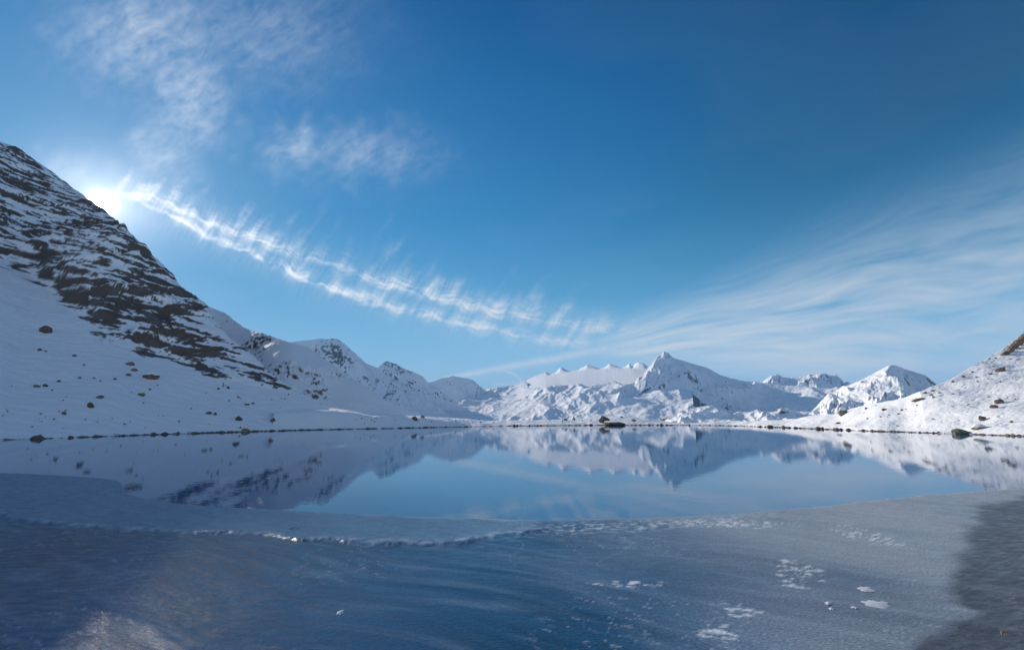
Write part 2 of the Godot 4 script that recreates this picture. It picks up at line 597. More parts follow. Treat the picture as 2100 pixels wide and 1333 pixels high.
func cloud(px: float, py: float, d: Vector3) -> float:
	# px, py: chart of the sky (tangent plane); d: direction, whose crossing with the cirrus layer gives the grain
	var a := 0.0
	var lift := 1.0 / maxf(d.y + 0.06, 0.05)
	var gx := d.x * lift
	var gz := d.z * lift
	var wx := soft.get_noise_2d(px / 90.0, py / 90.0) * 16.0
	var wy := soft.get_noise_2d(px / 70.0 + 40.0, py / 70.0) * 11.0
	var grain := fine.get_noise_2d(px / 26.0 + 9.0, py / 26.0)
	# the double trail, its barbs blown up and to the right
	if px > 150.0 and px < 1420.0 and py > 340.0 and py < 760.0:
		var barb := fine.get_noise_2d((px * 0.84 + py * 0.54 + wx * 0.25) / 13.0, (px * 0.54 - py * 0.84 + wy * 1.5) / 62.0)
		var barb2 := soft.get_noise_2d((px * 0.80 + py * 0.60) / 46.0 + 11.0, (px * 0.60 - py * 0.80) / 140.0)
		var fibres := fine.get_noise_2d((px * 0.88 + py * 0.47 + wx * 0.3) / 5.5, (px * 0.47 - py * 0.88 + wy * 1.5) / 66.0)
		for k in 2:
			var s := seg(px + wx * 0.45, py + wy * 0.5, trail_up if k == 0 else trail_low)
			var wide := (lerpf(15.0, 23.0, s.y) if k == 0 else lerpf(9.0, 20.0, s.y)) * (1.0 + barb2 * 0.7)
			var up := s.x > 0.0      # below the line: sharp edge; above: long barbs
			var w := exp(-pow(absf(s.x) / (wide * (0.55 if up else lerpf(1.6, 1.0, smoothstep(0.3, 0.7, s.y)) * (1.0 + barb2 * 0.8))), 1.4))
			var core := exp(-pow(s.x / (wide * 0.55), 2.0))
			var drawn := fine.get_noise_2d(s.z / 75.0 + k * 40.0, (s.x + wy * 0.6) / 9.0)
			var dens := clampf(0.36 + drawn * 0.55 + barb * 0.38 + fibres * 0.28 + barb2 * 0.5, 0.0, 1.1) * w + core * clampf(0.26 + drawn * 0.5 + barb2 * 0.25, 0.0, 0.7)
			dens += 0.20 * exp(-pow(s.x / 42.0, 2.0)) * (0.8 + fibres * 0.8)
			dens *= smoothstep(0.0, 0.04, s.y) * (1.0 - smoothstep(0.80, 1.0, s.y) * 0.65)
			if k == 0:
				dens *= 1.0 - 0.45 * smoothstep(0.30, 0.36, s.y) * (1.0 - smoothstep(0.42, 0.5, s.y))
			a = maxf(a, dens * (0.62 if k == 0 else 0.56) * lerpf(1.2, 0.8, s.y))
	# the far straight trail and the short curved one
	if py > 640.0 and py < 800.0 and px > 840.0 and px < 1720.0:
		var s2 := seg(px, py + wy * 0.12, trail_far)
		var w2 := lerpf(4.0, 16.0, s2.y)
		a = maxf(a, exp(-pow(s2.x / w2, 2.0)) * smoothstep(0.0, 0.12, s2.y) * (1.0 - smoothstep(0.5, 0.95, s2.y)) * (0.42 + grain * 0.16))
		var s3 := seg(px, py, trail_tiny)
		a = maxf(a, exp(-pow(s3.x / 1.9, 2.0)) * 0.42 * smoothstep(0.0, 0.3, s3.y))
		var s4 := seg(px, py, [Vector2(1010, 790), Vector2(1075, 783)])
		a = maxf(a, exp(-pow(s4.x / 2.4, 2.0)) * 0.25)
	# fan of cirrus spreading to the right
	var fx := px - 1060.0
	var fy := 735.0 - py
	if fx > 0.0:
		var ang := atan2(fy, fx)
		var dist := sqrt(fx * fx + fy * fy)
		var warp := soft.get_noise_2d(px / 420.0, py / 300.0) * 0.03
		var streak := fine.get_noise_2d((ang + warp) * 13.0, dist / 520.0)
		var streak2 := fine.get_noise_2d((ang + warp) * 46.0 + 30.0, dist / 150.0)
		var edge := smoothstep(-0.16, 0.03, ang) * (1.0 - smoothstep(0.20, 0.50, ang + streak * 0.08))
		var low := 1.0 - smoothstep(0.10, 0.5, ang)
		var body := edge * smoothstep(70.0, 280.0, dist) * clampf(0.56 + streak * 0.62 + streak2 * 0.26, 0.0, 1.0)
		a = maxf(a, body * lerpf(0.20, 0.72, low) * (1.0 - 0.30 * smoothstep(700.0, 1200.0, dist) * low))
	# veils high on the left
	var fibre := fine.get_noise_2d((px * 0.82 - py * 0.57) / 120.0, (px * 0.57 + py * 0.82) / 34.0)
	var curl := fine.get_noise_2d((px + wx * 3.0) / 60.0 + 5.0, (py + wy * 3.0) / 60.0)
	for v in [[Vector2(300, 70), Vector2(170, 110), 0.30], [Vector2(390, 200), Vector2(90, 120), 0.32], [Vector2(330, 320), Vector2(80, 70), 0.24], [Vector2(540, 70), Vector2(200, 120), 0.15], [Vector2(140, 350), Vector2(60, 40), 0.2], [Vector2(605, 305), Vector2(60, 50), 0.30], [Vector2(740, 315), Vector2(150, 60), 0.20]]:
		var q := Vector2((px + wx * 2.5 - v[0].x) / v[1].x, (py + wy * 2.5 - v[0].y) / v[1].y)
		var body := exp(-q.length_squared() * 1.2)
		a = maxf(a, body * v[2] * clampf(0.80 + fibre * 0.5 + curl * 0.35 + grain * 0.25 + fine.get_noise_2d((px * 0.5 + py * 0.86 + wx) / 9.0, (px * 0.86 - py * 0.5 + wy) / 40.0) * 0.35, 0.0, 1.3))
	# thin cirrus grain everywhere
	a = maxf(a, clampf(fine.get_noise_2d(gx * 0.5 + 3.0, gz * 0.8) * 0.06, 0.0, 0.012))
	return clampf(a, 0.0, 0.9)


func make_sky() -> Image:
	var w := 3072
	var h := 1536
	var small := Image.create(w / 8, h / 8, false, Image.FORMAT_RGBAF)
	for y in h / 8:
		for x in w / 8:
			small.set_pixel(x, y, sky_color(x * 8 + 4, y * 8 + 4, w, h))
	small.resize(w, h, Image.INTERPOLATE_CUBIC)
	# in detail where the camera, or the lake's mirror, looks
	for y in range(int(h * 0.20), int(h * 0.5) + 2):
		for k in range(int(w * -0.18), int(w * 0.18)):
			var x := posmod(k, w)
			small.set_pixel(x, y, sky_color(x, y, w, h))
	return small


func sky_color(x: float, y: float, w: int, h: int) -> Color:
	var up := (0.5 - (y + 0.5) / h) * PI
	var b := (x + 0.5) / w * TAU     # bearing; the panorama's edge looks along -z
	var d := Vector3(sin(b) * cos(up), sin(up), -cos(b) * cos(up))
	var apart := rad_to_deg(d.angle_to(sun_dir))
	var c := base_sky(rad_to_deg(up), apart)
	if up > -0.02:
		var ahead := -d.z * cos(TILT) + d.y * sin(TILT)
		var k := 0.0
		if ahead > 0.15:
			var high := d.y * cos(TILT) + d.z * sin(TILT)
			k = cloud(1050.0 + FOCAL * d.x / ahead, 666.5 - FOCAL * high / ahead, d) * smoothstep(0.15, 0.4, ahead)
		else:
			var lift := 1.0 / maxf(d.y + 0.06, 0.05)
			k = clampf(0.24 + fine.get_noise_2d(d.x * lift * 0.5, d.z * lift * 1.1) * 0.7, 0.0, 0.5)  # unseen cirrus outside the view, thickened to brighten the shaded snow
		var lit := Vector3(0.80, 0.83, 0.87) * (0.80 + 0.75 * exp(-apart / 20.0))
		c = c.lerp(Vector3(maxf(lit.x, c.x), maxf(lit.y, c.y), maxf(lit.z, c.z)), k)
	return Color(c.x, c.y, c.z, 1.0)


# ---------------------------------------------------------------- ice
var ice_edge: Array
var crust: Array
var dark_edge: Array


func crust_gap(b: float, r: float) -> float:     # metres beyond the edge of the upper layer of ice (negative: on the older, lower ice)
	var p := at(b, r, 0.0)
	return r - (-EYE.y / look_up(crust, b)) + fine.get_noise_2d(p.x / 0.9, p.z / 0.9) * 0.16


func dark_share(p: Vector3) -> float:            # 1 on the dark wind-roughened ice by the right shore
	var b := atan2(p.x, -p.z)
	var edge := look_up(dark_edge, Vector2(p.x, p.z).length())
	return smoothstep(-0.008, 0.022, b - edge + soft.get_noise_2d(p.x / 1.6, p.z / 1.6) * 0.02 + fine.get_noise_2d(p.x / 0.4, p.z / 0.4) * 0.006)


func ice_point(b: float, t: float) -> Vector3:
	var far_r := -EYE.y / look_up(ice_edge, b)
	var r := 1.4 * pow(far_r / 1.4, t)
	var p := at(b, r, 0.0)
	var y := 0.045
	# long flow ridges, running away to the upper right, and fine wind ripples
	var u := p.x * 0.86 + p.z * 0.50
	var v := p.x * 0.50 - p.z * 0.86
	u += soft.get_noise_2d(p.x / 6.0, p.z / 6.0) * 0.5
	v += soft.get_noise_2d(p.x / 6.0 + 50.0, p.z / 6.0) * 0.5
	var low := fine.get_noise_2d(u / 4.2, v / 1.1)
	var lines := maxf(0.0, ridged.get_noise_2d(u / 7.0 + 2.0, v / 1.5) - 0.35)
	var rip := fine.get_noise_2d(u / 0.30, v / 0.09)
	var dark := dark_share(p)
	var gap := crust_gap(b, r)
	var step := 1.0 - smoothstep(0.02, 0.09, b)       # to the right both layers merge
	var on := smoothstep(0.0, 0.10, gap) * step
	var calm := smoothstep(0.15, 0.9, soft.get_noise_2d(p.x / 5.0 + 20.0, p.z / 3.5) + 0.75)
	y += (low * 0.007 + lines * 0.016 + rip * 0.0012 * calm) * (1.0 - on * 0.75) * (1.0 - dark * 0.5)
	y += dark * fine.get_noise_2d(p.x / 0.16, p.z / 0.07) * 0.0045
	# the upper layer: a low step with a crumbled rim
	var rim := exp(-pow((gap - 0.12) / 0.16, 2.0)) * clampf(0.55 + soft.get_noise_2d(p.x / 0.8, p.z / 0.8) * 1.3, 0.0, 1.2) * step
	y += on * 0.022 + rim * (0.012 + 0.016 * fine.get_noise_2d(p.x / 0.07, p.z / 0.07))
	y += on * fine.get_noise_2d(p.x / 0.12, p.z / 0.12) * 0.0022
	if t > 0.985:
		y = lerpf(y, -0.03, smoothstep(0.985, 1.0, t))
	return at(b, r, y)


func ice_tint(p: Vector3, _n: Vector3, b: float, t: float) -> Color:
	var r := Vector2(p.x, p.z).length()
	var gap := crust_gap(b, r)
	var step := 1.0 - smoothstep(0.02, 0.09, b)
	var on := smoothstep(0.0, lerpf(1.8, 0.06, step), gap)
	var dark := dark_share(p)
	var u := p.x * 0.86 + p.z * 0.50 + soft.get_noise_2d(p.x / 6.0, p.z / 6.0) * 0.5
	var v := p.x * 0.50 - p.z * 0.86 + soft.get_noise_2d(p.x / 6.0 + 50.0, p.z / 6.0) * 0.5
	var grain := fine.get_noise_2d(u / 3.0, v / 0.35)
	var cloudy := clampf(0.5 + soft.get_noise_2d(p.x / 4.5 + 8.0, p.z / 4.5) * 0.8 + grain * 0.55, 0.0, 1.0)
	# ice tone: paler to the right, with sky and mountain reflections painted in
	var paleness := smoothstep(-1.0, 5.0, p.x + soft.get_noise_2d(p.x / 5.0, p.z / 5.0 + 9.0) * 2.5)
	for f in reflection_tones:
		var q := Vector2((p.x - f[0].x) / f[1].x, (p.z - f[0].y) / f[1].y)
		paleness += f[2] * exp(-q.length_squared()) * (0.8 + grain * 0.8)
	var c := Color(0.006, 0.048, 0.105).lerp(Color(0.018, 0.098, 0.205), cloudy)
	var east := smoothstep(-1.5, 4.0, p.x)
	c = c.lerp(Color(0.030, 0.135, 0.27).lerp(Color(0.28, 0.295, 0.33).lerp(Color(0.36, 0.37, 0.385), cloudy), east), clampf(paleness, 0.0, 1.0))
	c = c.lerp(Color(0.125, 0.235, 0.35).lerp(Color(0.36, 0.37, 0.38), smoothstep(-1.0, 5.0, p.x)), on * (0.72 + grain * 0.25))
	# pale lines along the flow
	var line := maxf(0.0, ridged.get_noise_2d(u / 5.0 + 2.0, v / 0.9) - 0.42) * (1.0 - on)
	c = c.lerp(Color(0.22, 0.29, 0.37), clampf(line * 1.2 * (0.5 + grain), 0.0, 0.35))
	# small pale flecks and cracks
	var fleck := smoothstep(0.30, 0.50, fine.get_noise_2d(u / 0.34 + 7.0, v / 0.08)) * smoothstep(-0.1, 0.4, soft.get_noise_2d(p.x / 2.2 + 70.0, p.z / 2.2))
	c = c.lerp(Color(0.45, 0.50, 0.56), fleck * 0.45 * (1.0 - on))
	var crack := 1.0 - smoothstep(0.0, 0.012, absf(soft.get_noise_2d(p.x / 2.8 + 33.0, p.z / 1.9)))
	c = c.lerp(Color(0.34, 0.40, 0.46), crack * 0.40 * smoothstep(0.0, 0.3, soft.get_noise_2d(p.x / 4.0, p.z / 4.0 + 60.0)))
	# dark wind roughened ice with pale scales
	var scale := fine.get_noise_2d(p.x / 0.20 + p.z / 0.5, p.z / 0.06) + soft.get_noise_2d(p.x / 0.9, p.z / 0.6) * 0.25
	c = c.lerp(Color(0.055, 0.053, 0.056).lerp(Color(0.23, 0.23, 0.235), clampf((scale * 1.4 + 0.16) * smoothstep(0.0, 0.16, b - look_up(dark_edge, r) + soft.get_noise_2d(p.x / 1.5, p.z / 1.5) * 0.06), 0.0, 1.0)), dark * 0.9)
	# white crust along the rim and scattered frost
	var rim := exp(-pow((gap - 0.11) / 0.13, 2.0)) * clampf(0.35 + fine.get_noise_2d(p.x / 0.22, p.z / 0.22) * 1.7, 0.0, 1.0)
	c = c.lerp(Color(0.60, 0.63, 0.67), rim * 0.6 * (1.0 - dark) * step)
	# a rough white band just behind the open edge, to the right
	var off := -EYE.y / look_up(ice_edge, b) - r
	c = c.lerp(Color(0.42, 0.46, 0.49), (1.0 - smoothstep(0.05, 0.45, off + soft.get_noise_2d(p.x, p.z) * 0.12)) * 0.6)
	var band := exp(-pow((off - 0.75) / 0.35, 2.0)) * smoothstep(-0.05, 0.16, b) * (1.0 - smoothstep(0.42, 0.55, b))
	c = c.lerp(Color(0.70, 0.72, 0.74), band * clampf(-0.1 + fine.get_noise_2d(p.x / 0.22, p.z / 0.12) * 2.6, 0.0, 0.85))
	for f in frost:
		var q := Vector2((p.x - f.x) / f.z, (p.z - f.y) / f.w)
		var k := exp(-q.length_squared())
		if k > 0.02:
			c = c.lerp(Color(0.80, 0.81, 0.82), clampf(k * 0.9 - 0.62 + fine.get_noise_2d(p.x / 0.17, p.z / 0.10) * 2.2 + soft.get_noise_2d(p.x / 0.6, p.z / 0.35) * 0.6, 0.0, 0.85) * smoothstep(0.02, 0.3, k))
	return Color(minf(c.r * 1.32, 1.0), minf(c.g * 1.32, 1.0), minf(c.b * 1.32, 1.0))


var reflection_tones := []      # [centre, half widths, paler or darker]: ice patches with reflections painted in
var frost := []


func plane_point(px: float, py: float) -> Vector3:
	var s := sight(px, py)
	return at(s.x, -EYE.y / s.y, 0.0)


# ================================================================ the scene
func _ready() -> void:
	for n in [fine, soft, ridged, one]:
		n.noise_type = FastNoiseLite.TYPE_SIMPLEX_SMOOTH
		n.frequency = 1.0
		n.seed = 11
	fine.fractal_octaves = 5
	soft.fractal_octaves = 2
	one.fractal_type = FastNoiseLite.FRACTAL_NONE
	ridged.fractal_type = FastNoiseLite.FRACTAL_RIDGED
	ridged.fractal_octaves = 3
	ridged.fractal_gain = 0.38
	rng.seed = 4

	# ---- camera, sun, sky, exposure
	var cam := Camera3D.new()
	cam.name = "camera"
	cam.position = EYE
	cam.rotation.x = TILT
	cam.fov = rad_to_deg(2.0 * atan(666.5 / FOCAL))
	cam.near = 0.05
	cam.far = 30000.0
	add_child(cam)
	var s0 := sight(209.0, 416.0)
	sun_dir = Vector3(sin(s0.x), s0.y, -cos(s0.x)).normalized()
	var sun := DirectionalLight3D.new()
	sun.name = "sun"
	sun.light_energy = 1.36
	sun.light_color = Color(1.0, 0.955, 0.90)
	sun.light_angular_distance = 0.8
	sun.shadow_enabled = true
	add_child(sun)
	sun.look_at_from_position(Vector3.ZERO, -sun_dir, Vector3.UP)
	var env := Environment.new()
	env.background_mode = Environment.BG_SKY
	var sky := Sky.new()
	var pano := PanoramaSkyMaterial.new()
	pano.panorama = ImageTexture.create_from_image(make_sky())
	sky.sky_material = pano
	env.sky = sky
	env.tonemap_mode = Environment.TONE_MAPPER_LINEAR
	env.tonemap_exposure = 1.16
	env.sdfgi_enabled = true
	env.ssao_enabled = true
	env.ssil_enabled = true
	env.fog_enabled = HAZE > 0.0
	env.fog_density = HAZE
	env.fog_light_color = Color(0.48, 0.74, 1.0)
	var we := WorldEnvironment.new()
	we.name = "surroundings"
	we.environment = env
	add_child(we)

	# ---- materials
	snow_mat = StandardMaterial3D.new()
	snow_mat.vertex_color_use_as_albedo = true
	snow_mat.roughness = 0.75
	snow_mat.metallic_specular = 0.3
	snow_mat.heightmap_enabled = true
	snow_mat.heightmap_texture = noise_texture(512, 0.02, 5, 3)
	snow_mat.heightmap_scale = 5.0
	snow_mat.uv1_triplanar = true
	snow_mat.uv1_world_triplanar = true
	snow_mat.uv1_scale = Vector3.ONE * 0.16
	far_snow_mat = StandardMaterial3D.new()
	far_snow_mat.vertex_color_use_as_albedo = true
	far_snow_mat.roughness = 0.85
	far_snow_mat.metallic_specular = 0.25
	cap_mat = StandardMaterial3D.new()
	cap_mat.albedo_color = SNOW.linear_to_srgb()
	cap_mat.roughness = 0.8
	var grit := noise_texture(256, 0.03, 5, 8)
	for c in [Color(0.19, 0.15, 0.115), Color(0.23, 0.21, 0.15), Color(0.16, 0.125, 0.10), Color(0.25, 0.235, 0.16)]:
		var m := StandardMaterial3D.new()
		var ramp := Gradient.new()
		ramp.set_color(0, (c * 0.45).linear_to_srgb())
		ramp.set_color(1, (c * 1.7).linear_to_srgb())
		var tex := noise_texture(256, 0.018, 5, 20 + stone_mats.size())
		tex.color_ramp = ramp
		m.albedo_texture = tex
		m.uv1_triplanar = true
		m.uv1_scale = Vector3.ONE * 0.8
		m.roughness = 0.9
		m.metallic_specular = 0.3
		m.heightmap_enabled = true
		m.heightmap_texture = grit
		m.heightmap_scale = 5.0
		stone_mats.append(m)

	# ---- survey tables
	shore_t = table([-330, 925, -120, 910, 0, 903, 200, 896, 400, 889, 600, 883, 800, 879, 1000, 874.5, 1200, 872.5, 1400, 872.5, 1500, 873.5, 1600, 877, 1700, 881, 1800, 885, 1900, 888, 2000, 891.5, 2100, 895, 2300, 902, 2600, 915])
	a_sky = table([-420, 60, -160, 205, -60, 262, 0, 290, 30, 301, 60, 322, 100, 348, 150, 386, 185, 410, 215, 432, 260, 470, 300, 512, 335, 545, 352, 562, 372, 590, 400, 604, 425, 628, 438, 650, 470, 690, 500, 716, 540, 752, 580, 788, 620, 806, 660, 829, 700, 848, 740, 861, 800, 880])
	a_foot = table([-420, 470, -100, 520, 0, 545, 60, 560, 110, 602, 150, 640, 200, 690, 260, 722, 330, 730, 400, 765, 460, 782, 540, 796, 620, 808, 660, 830, 700, 849, 740, 862, 800, 881])
	a_foot = eased(a_foot, 0.035)
	b_sky = table([300, 540, 400, 606, 428, 628, 460, 640, 500, 672, 560, 690, 596, 702, 630, 709, 660, 731, 700, 760, 740, 789, 790, 820, 830, 838, 870, 853, 900, 864])
	c_sky = table([560, 842, 640, 836, 690, 838, 760, 848, 870, 854, 960, 859, 1000, 863, 1100, 862, 1180, 860, 1240, 855, 1280, 853, 1320, 857, 1360, 864, 1400, 868.5, 1440, 868, 1500, 869, 1600, 874, 1700, 880])
	d_sky = table([1430, 869, 1480, 865, 1550, 863, 1610, 861, 1660, 854, 1720, 847, 1757, 837, 1800, 826, 1855, 816, 1890, 802, 1925, 788, 1960, 772, 1990, 755, 2050, 720, 2100, 686, 2200, 622, 2500, 470])
	ice_edge = table([-900, 960, -200, 966, 0, 970, 100, 974, 200, 981, 240, 986, 249, 994, 251, 1003, 262, 1016, 300, 1026, 350, 1033, 450, 1042, 550, 1047, 700, 1056, 850, 1063, 1050, 1069, 1150, 1068.5, 1300, 1064, 1500, 1055, 1700, 1037, 1900, 1015, 2000, 1007, 2100, 1001, 2300, 990, 2900, 975])
	crust = table([-500, 1064, -60, 1058, 10, 1062, 14, 1074, 100, 1082, 190, 1090, 240, 1097, 370, 1102, 440, 1104, 540, 1106, 580, 1113, 610, 1122, 700, 1124, 800, 1126, 900, 1128, 960, 1122, 1000, 1112, 1070, 1107, 1090, 1098, 1200, 1092, 1500, 1078, 1800, 1050, 2100, 1015, 2900, 985])
	for f in [[1780, 1106, 40, 22], [1640, 1178, 38, 22], [1620, 1205, 24, 18], [1510, 1265, 45, 18], [1480, 1310, 45, 20], [1290, 1208, 70, 7], [1500, 1080, 120, 10]]:
		var p := plane_point(f[0], f[1])
		var d := survey_scale(p)
		frost.append(Vector4(p.x, p.z, f[2] * d * 0.9, f[3] * 0.7 * d / maxf(1.7 / Vector2(p.x, p.z).length(), 0.1)))
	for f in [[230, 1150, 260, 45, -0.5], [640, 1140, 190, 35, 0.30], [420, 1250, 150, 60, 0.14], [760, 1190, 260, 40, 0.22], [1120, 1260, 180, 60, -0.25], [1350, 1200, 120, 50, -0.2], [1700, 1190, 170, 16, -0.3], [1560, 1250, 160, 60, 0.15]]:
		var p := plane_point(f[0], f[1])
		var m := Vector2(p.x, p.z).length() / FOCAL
		reflection_tones.append([Vector2(p.x, p.z), Vector2(f[2] * m, f[3] * m / (1.7 / Vector2(p.x, p.z).length())), f[4]])
	for f in [[2100, 1022], [2040, 1030], [2000, 1052], [1968, 1095], [1955, 1140], [1925, 1200], [1930, 1240], [1985, 1262], [1930, 1290], [1890, 1333], [1850, 1420]]:
		var p := plane_point(f[0], f[1])
		dark_edge.append(Vector2(Vector2(p.x, p.z).length(), atan2(p.x, -p.z)))
	dark_edge.reverse()

	build_land()
	build_water()
	build_stones()


const HAZE := 0.00006


func build_land() -> void:
	# the broken mountain with the sun on its ridge
	var tint_a := func(p: Vector3, n: Vector3, b: float, _t: float) -> Color:
		var m := a_marks(b)
		var r := Vector2(p.x, p.z).length()
		var g := (r - m.y) / (m.w - m.y)
		var lean := 1.0 - n.y
		if g < -0.08:
			return shore_tint(p)
		# streaks along the beds
		var u := p.x * 0.72 - p.z * 0.30
		var bed := fine.get_noise_3d((u - p.y * 0.36) / 6.5, (p.y + u * 0.36) / 1.5, p.z / 20.0)
		var bare := smoothstep(-0.03, 0.05, (lean - 0.24) * 0.8 + bed * 1.05 + fine.get_noise_3dv(p / 1.3) * 0.42 + (a_rocky(p, b, clampf(g + 0.02 + bed * 0.06, 0.0, 1.0)) - 0.78) * 0.5)
		bare *= smoothstep(-0.03, 0.0, g + bed * 0.05)
		return SNOW.lerp(rock_tone(p, 26.0), bare)
	# rows at common distances, so that the cells stay square to the ledges
	var far_a := func(t: float) -> float: return lerpf(52.0, 88.0, t / 0.12) if t < 0.12 else 88.0 * pow(4.2, (t - 0.12) / 0.88)
	var shape_a := func(b: float, t: float) -> Vector3:
		var r: float = far_a.call(t)
		return at(b, r, a_height(b, r, a_marks(b)))
	var part_a := func(p: Vector3, b: float, _t: float) -> int:
		var m := a_marks(b)
		var r := Vector2(p.x, p.z).length()
		return 2 if r > m.w + 70.0 or r < m.x - 3.0 else (1 if r >= m.y else 0)
	var made := patch(sight(-420, 800).x, sight(800, 800).x, 460, 1250, shape_a, tint_a, part_a)
	var o := base("rocky_mountain")
	tag(o, "steep mountain of dark ledges and snow rising from the shaded shore, sun on its ridge", "mountain", "", "structure")
	obj("snow_slope", made[0], snow_mat, o)
	obj("cliff", made[1], snow_mat, o)

	# the snowy shoulder behind it
	var tint_b := func(p: Vector3, n: Vector3, b: float, _t: float) -> Color:
		var lean := 1.0 - n.y
		var bare := smoothstep(0.27, 0.35, lean + fine.get_noise_3dv(p / 1.6) * 0.24 + fine.get_noise_3dv(p / 11.0) * 0.10 - 0.07)
		return SNOW.lerp(rock_tone(p, 20.0), bare)
	var shape_b := func(b: float, t: float) -> Vector3:
		var r := 86.0 * pow(3.9, t)
		return at(b, r, b_height(b, r, b_marks(b)))
	var part_b := func(p: Vector3, b: float, _t: float) -> int:
		var m := b_marks(b)
		var r := Vector2(p.x, p.z).length()
		return 2 if r > m.y + 50.0 or r < m.x - 5.0 else 0
	made = patch(sight(300, 800).x, sight(900, 800).x, 440, 420, shape_b, tint_b, part_b)
	tag(obj("snowy_hill", made[0], snow_mat), "snowy hill sprinkled with small rocks, sloping down behind the dark cliffs to the far bank", "hill", "", "structure")

	# the low far bank
	var white := func(p: Vector3, _n: Vector3, _b: float, _t: float) -> Color: return shore_tint(p)
	var shape_c := func(b: float, t: float) -> Vector3:
		var r0 := shore_r(b)
		var r := r0 + 16.0 * t / 0.7 if t < 0.7 else r0 + 16.0 + pow((t - 0.7) / 0.3, 2.0) * 170.0
		return at(b, r, c_height(b, r) if t > 0.0 else -0.1)
	made = patch(sight(560, 860).x, sight(1700, 860).x, 560, 100, shape_c, white)
	tag(obj("lakeshore", made[0], snow_mat), "low snowy bank along the far end of the lake", "shore", "", "structure")

	# the sunlit slope
	var shape_d := func(b: float, t: float) -> Vector3:
		var m := d_marks(b)
		var r := lerpf(m.x, m.y, pow(t / 0.92, 1.15)) if t < 0.92 else m.y + (t - 0.92) / 0.08 * 60.0
		return at(b, r, d_height(b, r, m) if t > 0.0 else -0.1)
	made = patch(sight(1430, 800).x, sight(2560, 800).x, 520, 260, shape_d, white)
	tag(obj("snow_slope", made[0], snow_mat), "sunlit snow slope rising from the stony shore opposite the dark mountain", "slope", "", "structure")

	# the main peak
	var k := Peak.new()
	k.sky = table([1190, 866, 1205, 852, 1225, 828, 1255, 803, 1282, 791, 1302, 785, 1310, 775, 1322, 766, 1335, 748, 1347, 734, 1362, 721, 1370, 724, 1382, 735, 1405, 741, 1420, 746, 1450, 755, 1480, 771, 1520, 781, 1560, 786, 1600, 790, 1640, 792, 1700, 797, 1760, 812, 1800, 822])
	k.dist = values([1190, 2950, 1255, 3200, 1305, 3480, 1362, 3700, 1450, 3800, 1560, 3850, 1800, 3700])
	k.foot = values([1190, 2840, 1255, 2900, 1362, 3020, 1450, 3150, 1560, 3300, 1800, 3300])
	k.amp = 46.0
	k.wave = 330.0
	k.rocky = 0.0
	k.spurs = [
		[[Vector2(0.3, sight(1425, 830).x), Vector2(0.52, sight(1408, 830).x), Vector2(0.68, sight(1414, 830).x), Vector2(0.82, sight(1411, 830).x)], 0.05, 0.034, 62.0, 0.26, 0.84],
		[[Vector2(0.6, sight(1325, 830).x), Vector2(1.0, sight(1364, 830).x)], 0.04, 0.02, 30.0, 0.5, 0.9],
	]
	make_peak("pyramid_peak", "tall pyramid shaped snow peak, the highest in the middle of the far range", k, 1190, 1800, 560, 230)

	# the glacier dome and its broken foot
	k = Peak.new()
	k.sky = table([840, 872, 900, 836, 940, 826, 985, 812, 1010, 806, 1040, 799, 1060, 789, 1075, 783, 1095, 773, 1120, 764, 1129, 768, 1140, 764, 1149, 754, 1154, 755, 1166, 762, 1186, 759, 1204, 748, 1212, 750, 1230, 756, 1240, 754, 1250, 747, 1264, 751, 1276, 754, 1284, 751, 1291, 745, 1297, 752, 1304, 745, 1310, 743, 1320, 746, 1327, 752, 1340, 755, 1420, 770])
	k.dist = values([840, 3900, 985, 5200, 1060, 6000, 1150, 5700, 1340, 4550, 1420, 4500])
	k.foot = values([840, 2300, 985, 2350, 1420, 2400])
	k.level = table([840, 868, 900, 858, 985, 838, 1040, 822, 1075, 810, 1120, 800, 1190, 797, 1260, 798, 1420, 800])
	k.glacier = values([840, 2.0, 1055, 2.0, 1085, 0.66, 1110, 0.5, 1200, 0.5, 1420, 0.5])
	k.amp = 62.0
	k.wave = 640.0
	k.crisp = 0.9
	k.ease = 0.05
	k.rocky = -0.35
	k.offset = Vector3(37, 0, 11)
	make_peak("glacier_mountain", "broad mountain with a smooth white glacier dome above a rough snowy foot", k, 840, 1420, 520, 330, ["rock_step", "glacier"])

	# low rocky steps before the main peak
	k = Peak.new()
	k.sky = table([1350, 872, 1385, 866, 1400, 845, 1425, 838, 1455, 832, 1480, 838, 1498, 851, 1515, 845, 1560, 846, 1620, 842, 1650, 843, 1700, 848, 1750, 846, 1780, 850])
	k.dist = values([1350, 1700, 1780, 1750])
	k.foot = values([1350, 1400, 1780, 1400])
	k.bend = 0.8
	k.amp = 26.0
	k.wave = 150.0
	k.rocky = 0.2
	k.offset = Vector3(120, 0, 77)
	make_peak("rocky_foothill", "low snow and rock steps at the foot of the pyramid peak", k, 1350, 1780, 300, 90)

	# jagged crest between the main peak and the dome
	k = Peak.new()
	k.sky = table([1520, 800, 1565, 783, 1580, 772, 1595, 769, 1607, 775, 1622, 776, 1655, 771, 1660, 768, 1672, 770, 1690, 765, 1705, 772, 1715, 769, 1725, 776, 1733, 786, 1740, 783, 1750, 790, 1790, 810])
	k.dist = values([1520, 4600, 1790, 4600])
	k.foot = values([1520, 4000, 1790, 4000])
	k.amp = 60.0
	k.wave = 260.0
	k.rocky = 0.2
	k.offset = Vector3(310, 0, 5)
	make_peak("jagged_crest", "jagged dark topped crest between the pyramid peak and the rounded hill", k, 1520, 1790, 260, 110)

	# rounded hill
	k = Peak.new()
	k.sky = table([1660, 850, 1700, 808, 1725, 795, 1762, 784, 1800, 769, 1825, 760, 1847, 757, 1862, 759, 1880, 764, 1900, 770, 1910, 779, 1925, 790, 1960, 815])
